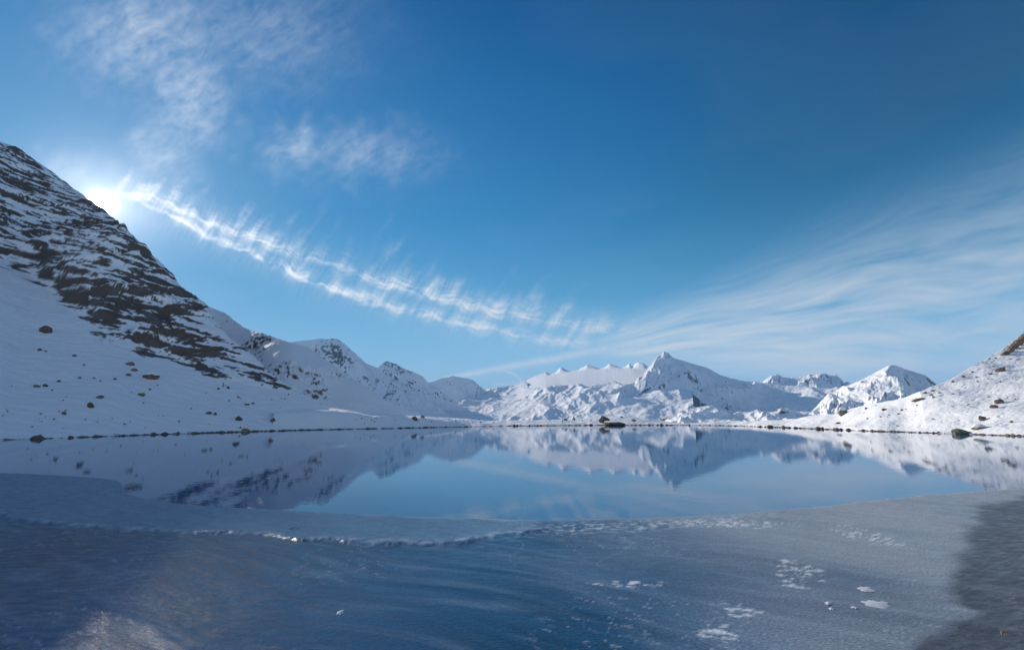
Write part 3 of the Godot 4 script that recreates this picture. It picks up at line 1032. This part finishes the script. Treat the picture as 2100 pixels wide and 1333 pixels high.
	k.dist = values([1660, 1000, 1725, 1150, 1847, 1250, 1880, 1300, 1960, 1350])
	k.foot = values([1660, 700, 1960, 820])
	k.foot_y = -30.0
	k.amp = 9.0
	k.wave = 110.0
	k.rocky = 0.3
	k.offset = Vector3(77, 0, 310)
	k.spurs = [[[Vector2(0.3, sight(1862, 830).x), Vector2(0.62, sight(1860, 830).x), Vector2(0.85, sight(1830, 830).x), Vector2(1.0, sight(1848, 830).x)], 0.07, 0.018, 14.0, 0.2, 1.02]]
	make_peak("rounded_hill", "rounded snowy hill, half sunlit and half shaded, with bands of dark rock", k, 1660, 1960, 260, 150)

	# peaks on the shaded side
	k = Peak.new()
	k.sky = table([480, 730, 560, 706, 598, 703, 615, 700, 640, 698, 652, 696, 672, 697, 682, 695, 694, 697, 706, 706, 722, 720, 738, 735, 750, 746, 772, 754, 790, 768, 820, 785, 850, 800, 880, 822, 920, 850, 950, 870])
	k.dist = values([480, 3300, 690, 3300, 950, 2700])
	k.foot = values([480, 2850, 690, 2850, 950, 2400])
	k.amp = 42.0
	k.wave = 260.0
	k.rocky = -0.15
	k.offset = Vector3(510, 0, 40)
	make_peak("broad_peak", "broad blue shaded snow peak right behind the snowy hill", k, 480, 950, 330, 150)
	k = Peak.new()
	k.sky = table([740, 780, 770, 757, 780, 748, 790, 741, 797, 741, 806, 746, 815, 748, 828, 757, 850, 764, 868, 773, 878, 785, 900, 800, 940, 830, 970, 850])
	k.dist = values([740, 3700, 970, 3700])
	k.foot = values([740, 3350, 970, 3300])
	k.amp = 40.0
	k.wave = 210.0
	k.rocky = 0.0
	k.offset = Vector3(210, 0, 640)
	make_peak("pointed_peak", "pointed shaded peak with a sharp rocky tip", k, 740, 970, 240, 120)
	k = Peak.new()
	k.sky = table([830, 800, 880, 784, 905, 776, 920, 774, 927, 771, 940, 774, 962, 777, 975, 784, 985, 793, 998, 803, 1030, 830])
	k.dist = values([830, 4800, 1030, 4800])
	k.foot = values([830, 4380, 1030, 4380])
	k.amp = 40.0
	k.wave = 260.0
	k.rocky = -0.25
	k.offset = Vector3(10, 0, 840)
	make_peak("flat_peak", "far blue peak with a flat broken top, left of the glacier", k, 830, 1030, 200, 90)
	k = Peak.new()
	k.sky = table([960, 830, 998, 803, 1012, 797, 1022, 793, 1030, 799, 1040, 806, 1070, 830])
	k.dist = values([960, 5200, 1070, 5200])
	k.foot = values([960, 4700, 1070, 4700])
	k.amp = 25.0
	k.wave = 200.0
	k.rocky = -0.3
	k.offset = Vector3(40, 0, 1200)
	make_peak("small_peak", "tiny white pyramid peak in the gap beside the glacier", k, 960, 1070, 90, 60)

	# snow plain far below the lake, out to the horizon, and unseen slopes behind the camera, added to bounce sunlight
	var st := SurfaceTool.new()
	st.begin(Mesh.PRIMITIVE_TRIANGLES)
	for i in 48:
		var a0 := TAU * i / 48.0
		var a1 := TAU * (i + 1) / 48.0
		for v in [at(a0, 210, -62), at(a0, 12000, -62), at(a1, 12000, -62), at(a0, 210, -62), at(a1, 12000, -62), at(a1, 210, -62)]:
			st.set_normal(Vector3.UP)
			st.set_color(SNOW)
			st.add_vertex(v)
	tag(obj("valley_floor", st.commit(), far_snow_mat), "snow covered valley floor beyond the lake", "valley", "", "structure")
	var shape_h := func(b: float, t: float) -> Vector3:
		var r := 45.0 + 400.0 * t * t
		return at(b, r, -0.1 + (r - 45.0) * 0.22 + soft.get_noise_2d(sin(b) * r / 40.0, cos(b) * r / 40.0) * 5.0 * t)
	made = patch(1.12, TAU - 1.18, 160, 30, shape_h, white)
	tag(obj("bounce_snow_hill", made[0], snow_mat), "unseen snowy hillside closing the lake basin behind the viewer, added to bounce sunlight", "hillside", "", "structure")


func build_water() -> void:
	var water := StandardMaterial3D.new()
	water.albedo_color = Color(0.001, 0.12, 0.28).linear_to_srgb()
	water.roughness = 0.02
	water.metallic_specular = 0.32
	water.normal_enabled = true
	water.normal_texture = noise_texture(1024, 0.012, 4, 5, true, 3.0)
	water.normal_scale = 0.045
	water.uv1_triplanar = true
	water.uv1_world_triplanar = true
	water.uv1_scale = Vector3(0.18, 0.18, 0.18)
	var st := SurfaceTool.new()
	st.begin(Mesh.PRIMITIVE_TRIANGLES)
	st.set_normal(Vector3.UP)
	for v in [Vector3(-130, 0, 20), Vector3(-130, 0, -135), Vector3(130, 0, -135), Vector3(-130, 0, 20), Vector3(130, 0, -135), Vector3(130, 0, 20)]:
		st.set_normal(Vector3.UP)
		st.add_vertex(v)
	tag(obj("lake", st.commit(), water), "calm dark blue mountain lake that mirrors the far peaks", "lake", "", "structure")

	var ice := StandardMaterial3D.new()
	ice.vertex_color_use_as_albedo = true
	ice.roughness = 1.0
	ice.roughness_texture = noise_texture(512, 0.012, 5, 31)
	var gloss := Gradient.new()
	gloss.set_color(0, Color(0.24, 0.24, 0.24))
	gloss.set_color(1, Color(0.50, 0.50, 0.50))
	(ice.roughness_texture as NoiseTexture2D).color_ramp = gloss
	ice.metallic_specular = 0.36
	# fine grain: frost, tiny bubbles and scratches in the ice
	var grains := Gradient.new()
	grains.offsets = PackedFloat32Array([0.0, 0.40, 0.56, 0.66, 1.0])
	grains.colors = PackedColorArray([Color(0.70, 0.72, 0.74), Color(0.82, 0.83, 0.84), Color(0.86, 0.87, 0.88), Color(1.0, 1.0, 1.0), Color(1.0, 1.0, 1.0)])
	var speck := noise_texture(1024, 0.045, 4, 77)
	speck.color_ramp = grains
	ice.albedo_texture = speck
	ice.heightmap_enabled = true
	ice.heightmap_texture = noise_texture(1024, 0.02, 5, 9)
	ice.heightmap_scale = 0.14
	ice.uv1_triplanar = true
	ice.uv1_world_triplanar = true
	ice.uv1_scale = Vector3(0.5, 0.9, 1.3)
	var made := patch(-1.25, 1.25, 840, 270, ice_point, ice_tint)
	var o := base("ice_sheet")
	tag(o, "grey blue sheet of lake ice in front of the open water", "ice", "", "structure")
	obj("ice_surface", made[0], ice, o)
	var back := SurfaceTool.new()
	back.begin(Mesh.PRIMITIVE_TRIANGLES)
	for v in [Vector3(-60, 0.01, 60), Vector3(-60, 0.01, -1.2), Vector3(60, 0.01, -1.2), Vector3(-60, 0.01, 60), Vector3(60, 0.01, -1.2), Vector3(60, 0.01, 60)]:
		back.set_normal(Vector3.UP)
		back.set_color(Color(0.08, 0.10, 0.13))
		back.add_vertex(v)
	obj("ice_apron", back.commit(), ice, o)


# a ready made small stone, shared shapes
var small_shapes := []


func small_stone(p: Vector3, w: float, h: float, k: int, label: String, group: String, called := "stone") -> MeshInstance3D:
	var o := obj(called, small_shapes[k % small_shapes.size()], stone_mats[(k / 3) % stone_mats.size()])
	o.transform = Transform3D(Basis(Vector3.UP, k * 2.4) * Basis.from_scale(Vector3(w * 1.1, h * 1.5, w * 0.95)), p + Vector3(0, h * 0.28, 0))
	tag(o, label, "stone", group)
	return o


func shoreline(x0: float, x1: float, gap: float, w0: float, w1: float, label: String, group: String, mass: SurfaceTool = null) -> void:
	# an uneven row: clusters, gaps, big ones among small, most of them half sunk
	var x := x0
	while x < x1:
		var lump := 0.5 + 0.5 * soft.get_noise_1d(x / 26.0)
		var w := lerpf(w0, w1, pow(rng.randf(), 2.6) * clampf(lump * 1.5, 0.2, 1.0))
		var b := sight(x, 880.0).x
		var r := shore_r(b) + rng.randf_range(-0.15, 0.45)
		var m := survey_scale(at(b, r, 0.0)) * cos(b) * 1.05
		var h := w * m * rng.randf_range(0.25, 0.55) * (1.25 if b > 0.0 else 1.0)
		var p := at(b, r, -0.02)
		if mass:
			mass.append_from(small_shapes[rng.randi() % 7], 0, Transform3D(Basis(Vector3.UP, rng.randf() * TAU) * Basis.from_scale(Vector3(w * m * 1.1, h * 1.5, w * m)), p + Vector3(0, h * 0.28, 0)))
		else:
			small_stone(p, w * m * rng.randf_range(0.8, 1.5), h, rng.randi() % 97, label, group)
		x += w * rng.randf_range(0.4, 0.95) + gap * maxf(0.0, rng.randf() - lump * 0.8) * 3.0


func tube(points: Array, r0: float, r1: float, sides := 6) -> ArrayMesh:
	var st := SurfaceTool.new()
	st.begin(Mesh.PRIMITIVE_TRIANGLES)
	st.set_smooth_group(0)
	var rings := []
	for i in points.size():
		var d: Vector3 = (points[mini(i + 1, points.size() - 1)] - points[maxi(i - 1, 0)]).normalized()
		var u := d.cross(Vector3(0.3, 0.2, 0.9)).normalized()
		var v := d.cross(u)
		var ring := []
		for k in sides:
			var a := TAU * k / sides
			ring.append(points[i] + (u * cos(a) + v * sin(a)) * lerpf(r0, r1, float(i) / (points.size() - 1)))
		rings.append(ring)
	for i in points.size() - 1:
		for k in sides:
			var a: Vector3 = rings[i][k]
			var b: Vector3 = rings[i][(k + 1) % sides]
			var c: Vector3 = rings[i + 1][k]
			var d: Vector3 = rings[i + 1][(k + 1) % sides]
			for q in [a, c, d, a, d, b]:
				st.add_vertex(q)
	st.generate_normals()
	return st.commit()


func build_stones() -> void:
	for k in 7:
		small_shapes.append(rock_mesh(300 + k * 17, 1.0, 12))
	# boulders one can tell apart: land, foot in the survey, width, height, look, snow cover (-1 none), lean
	var big := [
		["a", 93, 681, 32, 14, "long flat dark boulder, highest on the shaded slope, tilted downhill below the cliff foot", -1.0, -0.25],
		["a", 308, 777, 34, 14, "largest boulder of the shaded slope, brown and half covered by a snow cap", 0.04, 0.0],
		["a", 287, 812, 17, 6, "flat snow dusted boulder below and left of the snow capped one", 0.25, 0.05],
		["a", 183, 836, 15, 12, "pointed dark boulder standing alone in the middle of the shaded slope", -1.0, 0.2],
		["a", 204, 817, 18, 7, "low flat boulder just above the pointed one", -1.0, -0.05],
		["a", 73, 794, 17, 5, "long thin flat stone, left one of a pair on the shaded slope", -1.0, 0.0],
		["a", 91, 793, 13, 6, "rounder dark stone, right one of a pair on the shaded slope", -1.0, 0.0],
		["a", 130, 851, 13, 6, "small wedge shaped stone low on the shaded slope above the shore", -1.0, -0.1],
		["a", 119, 784, 10, 5, "dark red brown stone to the right of the pair", -1.0, 0.0],
		["a", 79, 720, 10, 5, "dark stone high on the slope under the long flat boulder", -1.0, 0.0],
		["a", 92, 721, 6, 3, "tiny dark stone touching distance right of the high dark stone", -1.0, 0.0],
		["a", 151, 731, 10, 4, "small stone between the high dark stone and the cliff foot", -1.0, -0.1],
		["a", 171, 750, 5, 4, "tiny round stone on open snow halfway up the shaded slope", -1.0, 0.0],
		["a", 266, 749, 20, 7, "grey wedge boulder right under the cliff foot", -1.0, -0.12],
		["a", 274, 761, 15, 5, "thin slab below the grey wedge boulder", -1.0, -0.2],
		["a", 262, 771, 12, 5, "small stone beside the snow capped boulder, on its left", -1.0, 0.1],
		["a", 162, 777, 9, 4, "small stone with a drift behind it, left in a loose row of four", 0.2, 0.0],
		["a", 191, 777, 6, 3, "second stone in the loose row of four", -1.0, 0.0],
		["a", 234, 779, 9, 4, "fourth and flattest stone in the loose row of four", -1.0, 0.05],
		["a", 204, 783, 5, 3, "third stone in the loose row of four, the smallest", -1.0, 0.0],
		["a", 306, 800, 8, 4, "small stone in a bright drift below the snow capped boulder", 0.1, 0.0],
		["a", 447, 799, 7, 4, "small stone left of the thin pole", -1.0, -0.15],
		["a", 467, 797, 7, 5, "small stone right of the thin pole", -1.0, 0.0],
		["a", 487, 816, 7, 4, "small stone below the end of the cliff", -1.0, 0.0],
		["a", 506, 831, 13, 6, "snow covered boulder with only its left edge bare", 0.0, 0.0],
		["a", 518, 829, 6, 4, "small dark stone beside the snow covered boulder", -1.0, 0.0],
		["a", 428, 849, 12, 5, "flat brown stone, left of two touching stones near the shore", -1.0, 0.0],
		["a", 440, 851, 8, 5, "round brown stone, right of two touching stones near the shore", -1.0, 0.0],
		["a", 489, 863, 13, 11, "sharp pointed boulder like a fin near the waterline", -1.0, 0.25],
		["a", 558, 866, 12, 9, "blocky boulder right of the fin shaped one", 0.32, 0.1],
		["a", 611, 869, 14, 6, "flat oval boulder nearest the far bank, just above the shore stones", -1.0, -0.05],
		["a", 492, 878, 5, 3, "tiny stone just under the fin shaped boulder", -1.0, 0.0],
		["a", 75, 903, 34, 12, "broad flat rock at the waterline of the shaded shore, largest of its row", -1.0, 0.0],
		["c", 850, 862, 14, 8, "leaning slab on the far bank below the sunlit bench", -1.0, -0.3],
		["c", 866, 857, 9, 5, "small stone behind the leaning slab", -1.0, 0.2],
		["c", 1241, 868, 23, 16, "big dark round boulder alone on the far shore", 0.42, 0.0],
		["c", 1256, 872, 46, 7, "low dark ledge in front of the big round boulder, at the water", 0.2, 0.0],
		["c", 1160, 862, 7, 4, "small pointed stone on the far snow, left of the big round boulder", -1.0, 0.0],
		["c", 1275, 857, 6, 4, "tiny stone on top of the snowy knoll behind the big round boulder", -1.0, 0.0],
		["c", 1300, 864, 10, 4, "flat stone on the knoll, right of the big round boulder", -1.0, 0.1],
		["d", 1730, 851, 19, 14, "snow capped boulder on the left edge of the sunlit slope", 0.1, 0.15],
		["d", 2015, 863, 19, 9, "flat brown oval boulder low on the sunlit slope", -1.0, 0.05],
		["d", 2050, 827, 20, 11, "upper of two brown boulders that lean together on the sunlit slope", 0.1, 0.1],
		["d", 2041, 837, 18, 8, "lower of two brown boulders that lean together on the sunlit slope", -1.0, 0.1],
		["d", 2053, 762, 24, 9, "long brown slab high on the sunlit slope, pointing uphill", -1.0, 0.35],
		["d", 2077, 867, 9, 6, "small brown stone right of the flat oval boulder", -1.0, 0.0],
		["d", 1971, 890, 40, 12, "big yellow green boulder standing in the shore stones of the sunlit side", -1.0, -0.12],
		["d", 2007, 880, 34, 9, "snow buried boulder behind the yellow green one", -0.35, 0.0],
		["d", 1883, 821, 30, 4, "long low ledge of bare rock in the middle of the sunlit slope", -1.0, 0.28],
		["d", 1814, 842, 11, 4, "thin stone on the lower left of the sunlit slope", -1.0, 0.3],
		["d", 1777, 839, 6, 4, "small stone between the snow capped boulder and the thin stone", -1.0, 0.0],
		["d", 1851, 843, 6, 4, "small brown stone below the long low ledge", -1.0, 0.0],
		["d", 1844, 850, 8, 3, "flat stone just under the small brown one", -1.0, 0.2],
		["d", 1720, 869, 12, 3, "thin dark stone near the waterline below the snow capped boulder", -1.0, 0.1],
		["d", 1899, 808, 10, 4, "leaning stone above the long low ledge", -1.0, 0.25],
		["d", 1914, 803, 9, 4, "upper stone of a cluster along the edge of the sunlit slope", -1.0, 0.3],
		["d", 1911, 811, 8, 3, "middle stone of a cluster along the edge of the sunlit slope", -1.0, 0.2],
		["d", 1916, 816, 6, 5, "lower stone of a cluster along the edge of the sunlit slope", -1.0, 0.5],
		["d", 1928, 807, 7, 3, "last stone of the cluster, farthest up the sunlit slope", -1.0, 0.3],
		["d", 1977, 774, 8, 4, "stone right under the skyline of the sunlit slope", -1.0, 0.3],
		["d", 1956, 785, 7, 4, "stone below the skyline, half way along the sunlit slope", -1.0, 0.35],
		["d", 2032, 768, 10, 4, "small slab just below the long brown slab", -1.0, 0.3],
	]
	for q in big:
		stone(q[0], q[1], q[2], q[3], q[4], q[5], "boulder", q[6], q[7])
	# the dark layered outcrop where the sunlit slope leaves the picture
	var top := ground("d", 2085, 712)
	var o := base("rock_outcrop")
	tag(o, "dark layered rock outcrop on the upper edge of the sunlit slope", "outcrop")
	for k in 7:
		var p := ground("d", 2063 + k * 9, 728.0 - k * 6.2)
		var m := survey_scale(p) * 0.85
		var b := obj("slab", rock_mesh(900 + k * 31, 1.0, 6), stone_mats[2 if k % 2 == 0 else 0], o)
		b.transform = Transform3D(Basis(Vector3.UP, -0.75) * Basis(Vector3.BACK, 0.5) * Basis.from_scale(Vector3(24, 9.0 + 2.2 * k, 22) * m), p + Vector3(0, (2.5 + k * 1.1) * m, 0))
	# rows of stones at the water
	shoreline(-50, 640, 5.0, 4.0, 17.0, "small dark stone in the row along the waterline of the shaded shore", "stones along the shaded shore")
	shoreline(1560, 1950, 5.0, 4.0, 14.0, "brown stone in the row along the waterline of the sunlit slope", "stones along the sunlit shore")
	shoreline(1992, 2150, 3.0, 6.0, 20.0, "brown stone at the near end of the sunlit waterline, past the yellow green boulder", "stones at the near end of the sunlit shore")
	var mass := SurfaceTool.new()
	mass.begin(Mesh.PRIMITIVE_TRIANGLES)
	shoreline(640, 1232, 4.0, 2.2, 6.5, "", "", mass)
	shoreline(1282, 1560, 4.0, 2.2, 6.5, "", "", mass)
	tag(obj("shore_gravel", mass.commit(), stone_mats[2]), "thin dark line of small stones along the far waterline", "gravel", "", "stuff")
	# stones strewn over the slopes
	for k in 48:
		var p := ground("a", rng.randf_range(-10, 600), lerpf(740, 880, sqrt(rng.randf())))
		var m := survey_scale(p)
		var w := rng.randf_range(1.8, 4.2) * m
		small_stone(p, w, w * 0.6, rng.randi() % 97, "tiny stone poking out of the snow of the shaded slope", "tiny stones strewn over the shaded slope", "pebble")
	for k in 42:
		var x := rng.randf_range(1760, 2095)
		var p := ground("d", x, lerpf(875, 800 - (x - 1760) * 0.26, rng.randf()))
		var m := survey_scale(p)
		var w := rng.randf_range(2.0, 5.0) * m
		small_stone(p, w, w * 0.5, rng.randi() % 97, "tiny stone poking out of the snow of the sunlit slope", "tiny stones strewn over the sunlit slope", "pebble")
	for k in 26:
		var p := ground("c", rng.randf_range(700, 1340), rng.randf_range(858, 869))
		var m := survey_scale(p)
		var w := rng.randf_range(2.0, 3.6) * m
		small_stone(p, w, w * 0.6, rng.randi() % 97, "tiny stone on the snow of the low far bank", "tiny stones on the far bank", "pebble")

	# a thin pole on the slope
	var foot := ground("a", 456, 794)
	var pm := foot.length() / FOCAL
	var pole := obj("marker_pole", tube([Vector3.ZERO - Vector3(0, 0.3, 0), Vector3(0.02, 4.0 * pm, 0), Vector3(0.05, 8.0 * pm, 0.02)], 0.07, 0.06), stone_mats[2])
	pole.position = foot
	tag(pole, "thin dark pole standing in the snow under the end of the cliff", "pole")

	# a snowy sapling on the far bank
	var fp := ground("c", 1177, 861.5)
	var fm := fp.length() / FOCAL
	var sap := base("conifer")
	sap.position = fp
	tag(sap, "small dark conifer standing alone on the far bank, left of the big round boulder", "tree")
	var bark := StandardMaterial3D.new()
	bark.albedo_color = Color(0.10, 0.075, 0.055).linear_to_srgb()
	bark.roughness = 0.9
	obj("trunk", tube([Vector3(0, -0.2, 0), Vector3(0, 5 * fm, 0), Vector3(0.02, 10 * fm, 0)], 0.05, 0.015), bark, sap)
	var needle := StandardMaterial3D.new()
	needle.albedo_color = Color(0.05, 0.065, 0.045).linear_to_srgb()
	needle.roughness = 0.9
	var st := SurfaceTool.new()
	st.begin(Mesh.PRIMITIVE_TRIANGLES)
	for k in 160:
		var h := rng.randf()
		var a := rng.randf() * TAU
		var reach := (1.0 - h) * 3.8 * fm + 0.3 * fm
		var from := Vector3(0, (1.0 + h * 8.6) * fm, 0)
		var tip := from + Vector3(cos(a) * reach, -reach * 0.25 + rng.randf_range(-0.1, 0.1), sin(a) * reach)
		var side := Vector3(-sin(a), 0.25, cos(a)) * reach * 0.22
		for v in [from.lerp(tip, 0.2), from.lerp(tip, 0.7) + side, tip, from.lerp(tip, 0.2), tip, from.lerp(tip, 0.7) - side]:
			st.add_vertex(v)
	st.generate_normals()
	obj("crown", st.commit(), needle, sap)

	# little patches of snow on the ice
	var frozen := StandardMaterial3D.new()
	frozen.albedo_color = Color(0.58, 0.60, 0.64).linear_to_srgb()
	frozen.roughness = 0.6
	for q in [[1798, 1251, 46, 17, "largest oval patch of snow on the grey ice"], [1779, 1219, 31, 10, "smaller oval patch of snow just behind the largest one"], [697, 1267, 16, 8, "lone small snow patch on the blue ice"], [1702, 1251, 13, 7, "round snow speck left of the largest snow patch"], [1708, 1261, 11, 5, "lower round snow speck left of the largest snow patch"], [1756, 1260, 15, 4, "thin snow speck between the round specks and the largest snow patch"]]:
		var p := plane_point(q[0], q[1])
		var m := Vector2(p.x, p.z).length()
		var bend := SurfaceTool.new()
		bend.begin(Mesh.PRIMITIVE_TRIANGLES)
		bend.set_smooth_group(0)
		for i in 48:
			for j in 5:
				var ring := []
				for c in [[i, j], [i + 1, j], [i, j + 1], [i + 1, j + 1]]:
					var a: float = TAU * (c[0] % 48) / 48.0
					var rr: float = c[1] / 5.0
					var edge := 1.0 + fine.get_noise_2d(cos(a) * 1.3 + q[0], sin(a) * 1.3) * 0.5
					ring.append(Vector3(cos(a) * rr * edge, (1.0 - rr * rr) - 0.35, sin(a) * rr * edge))
				for v in ([ring[0], ring[3], ring[2], ring[0], ring[1], ring[3]] if j > 0 else [ring[0], ring[3], ring[2]]):
					bend.add_vertex(v)
		bend.generate_normals()
		var w: float = q[2] * 0.5 * survey_scale(p) * 0.9
		var d: float = q[3] * 0.5 * survey_scale(p) * m / 1.7
		var far_ice := -EYE.y / look_up(ice_edge, atan2(p.x, -p.z))
		var level := ice_point(atan2(p.x, -p.z), log(m / 1.4) / log(far_ice / 1.4)).y
		var snow := obj("snow_patch", bend.commit(), frozen)
		snow.transform = Transform3D(Basis(Vector3.UP, -atan2(p.x, -p.z) - 0.25) * Basis.from_scale(Vector3(w, 0.008, d)), Vector3(p.x, level + 0.003, p.z))
		tag(snow, q[4], "snow patch")
	# two twigs frozen in
	var orange := StandardMaterial3D.new()
	orange.albedo_color = Color(0.42, 0.20, 0.09).linear_to_srgb()
	orange.roughness = 0.8
	for q in [[2066, 1320, "curved orange straw lying on the dark ice by the lower corner", orange], [605, 1094, "short dark twig frozen into the upper layer of ice", bark]]:
		var p := plane_point(q[0], q[1])
		var m := Vector2(p.x, p.z).length() / FOCAL
		var twig := obj("twig", tube([Vector3(-9 * m, 0, 0.03), Vector3(-4 * m, 0.012, 0), Vector3(2 * m, 0.01, -0.01), Vector3(9 * m, 0, 0.03)], 0.0045, 0.003), q[3])
		twig.position = Vector3(p.x, 0.07, p.z)
		tag(twig, q[2], "twig")
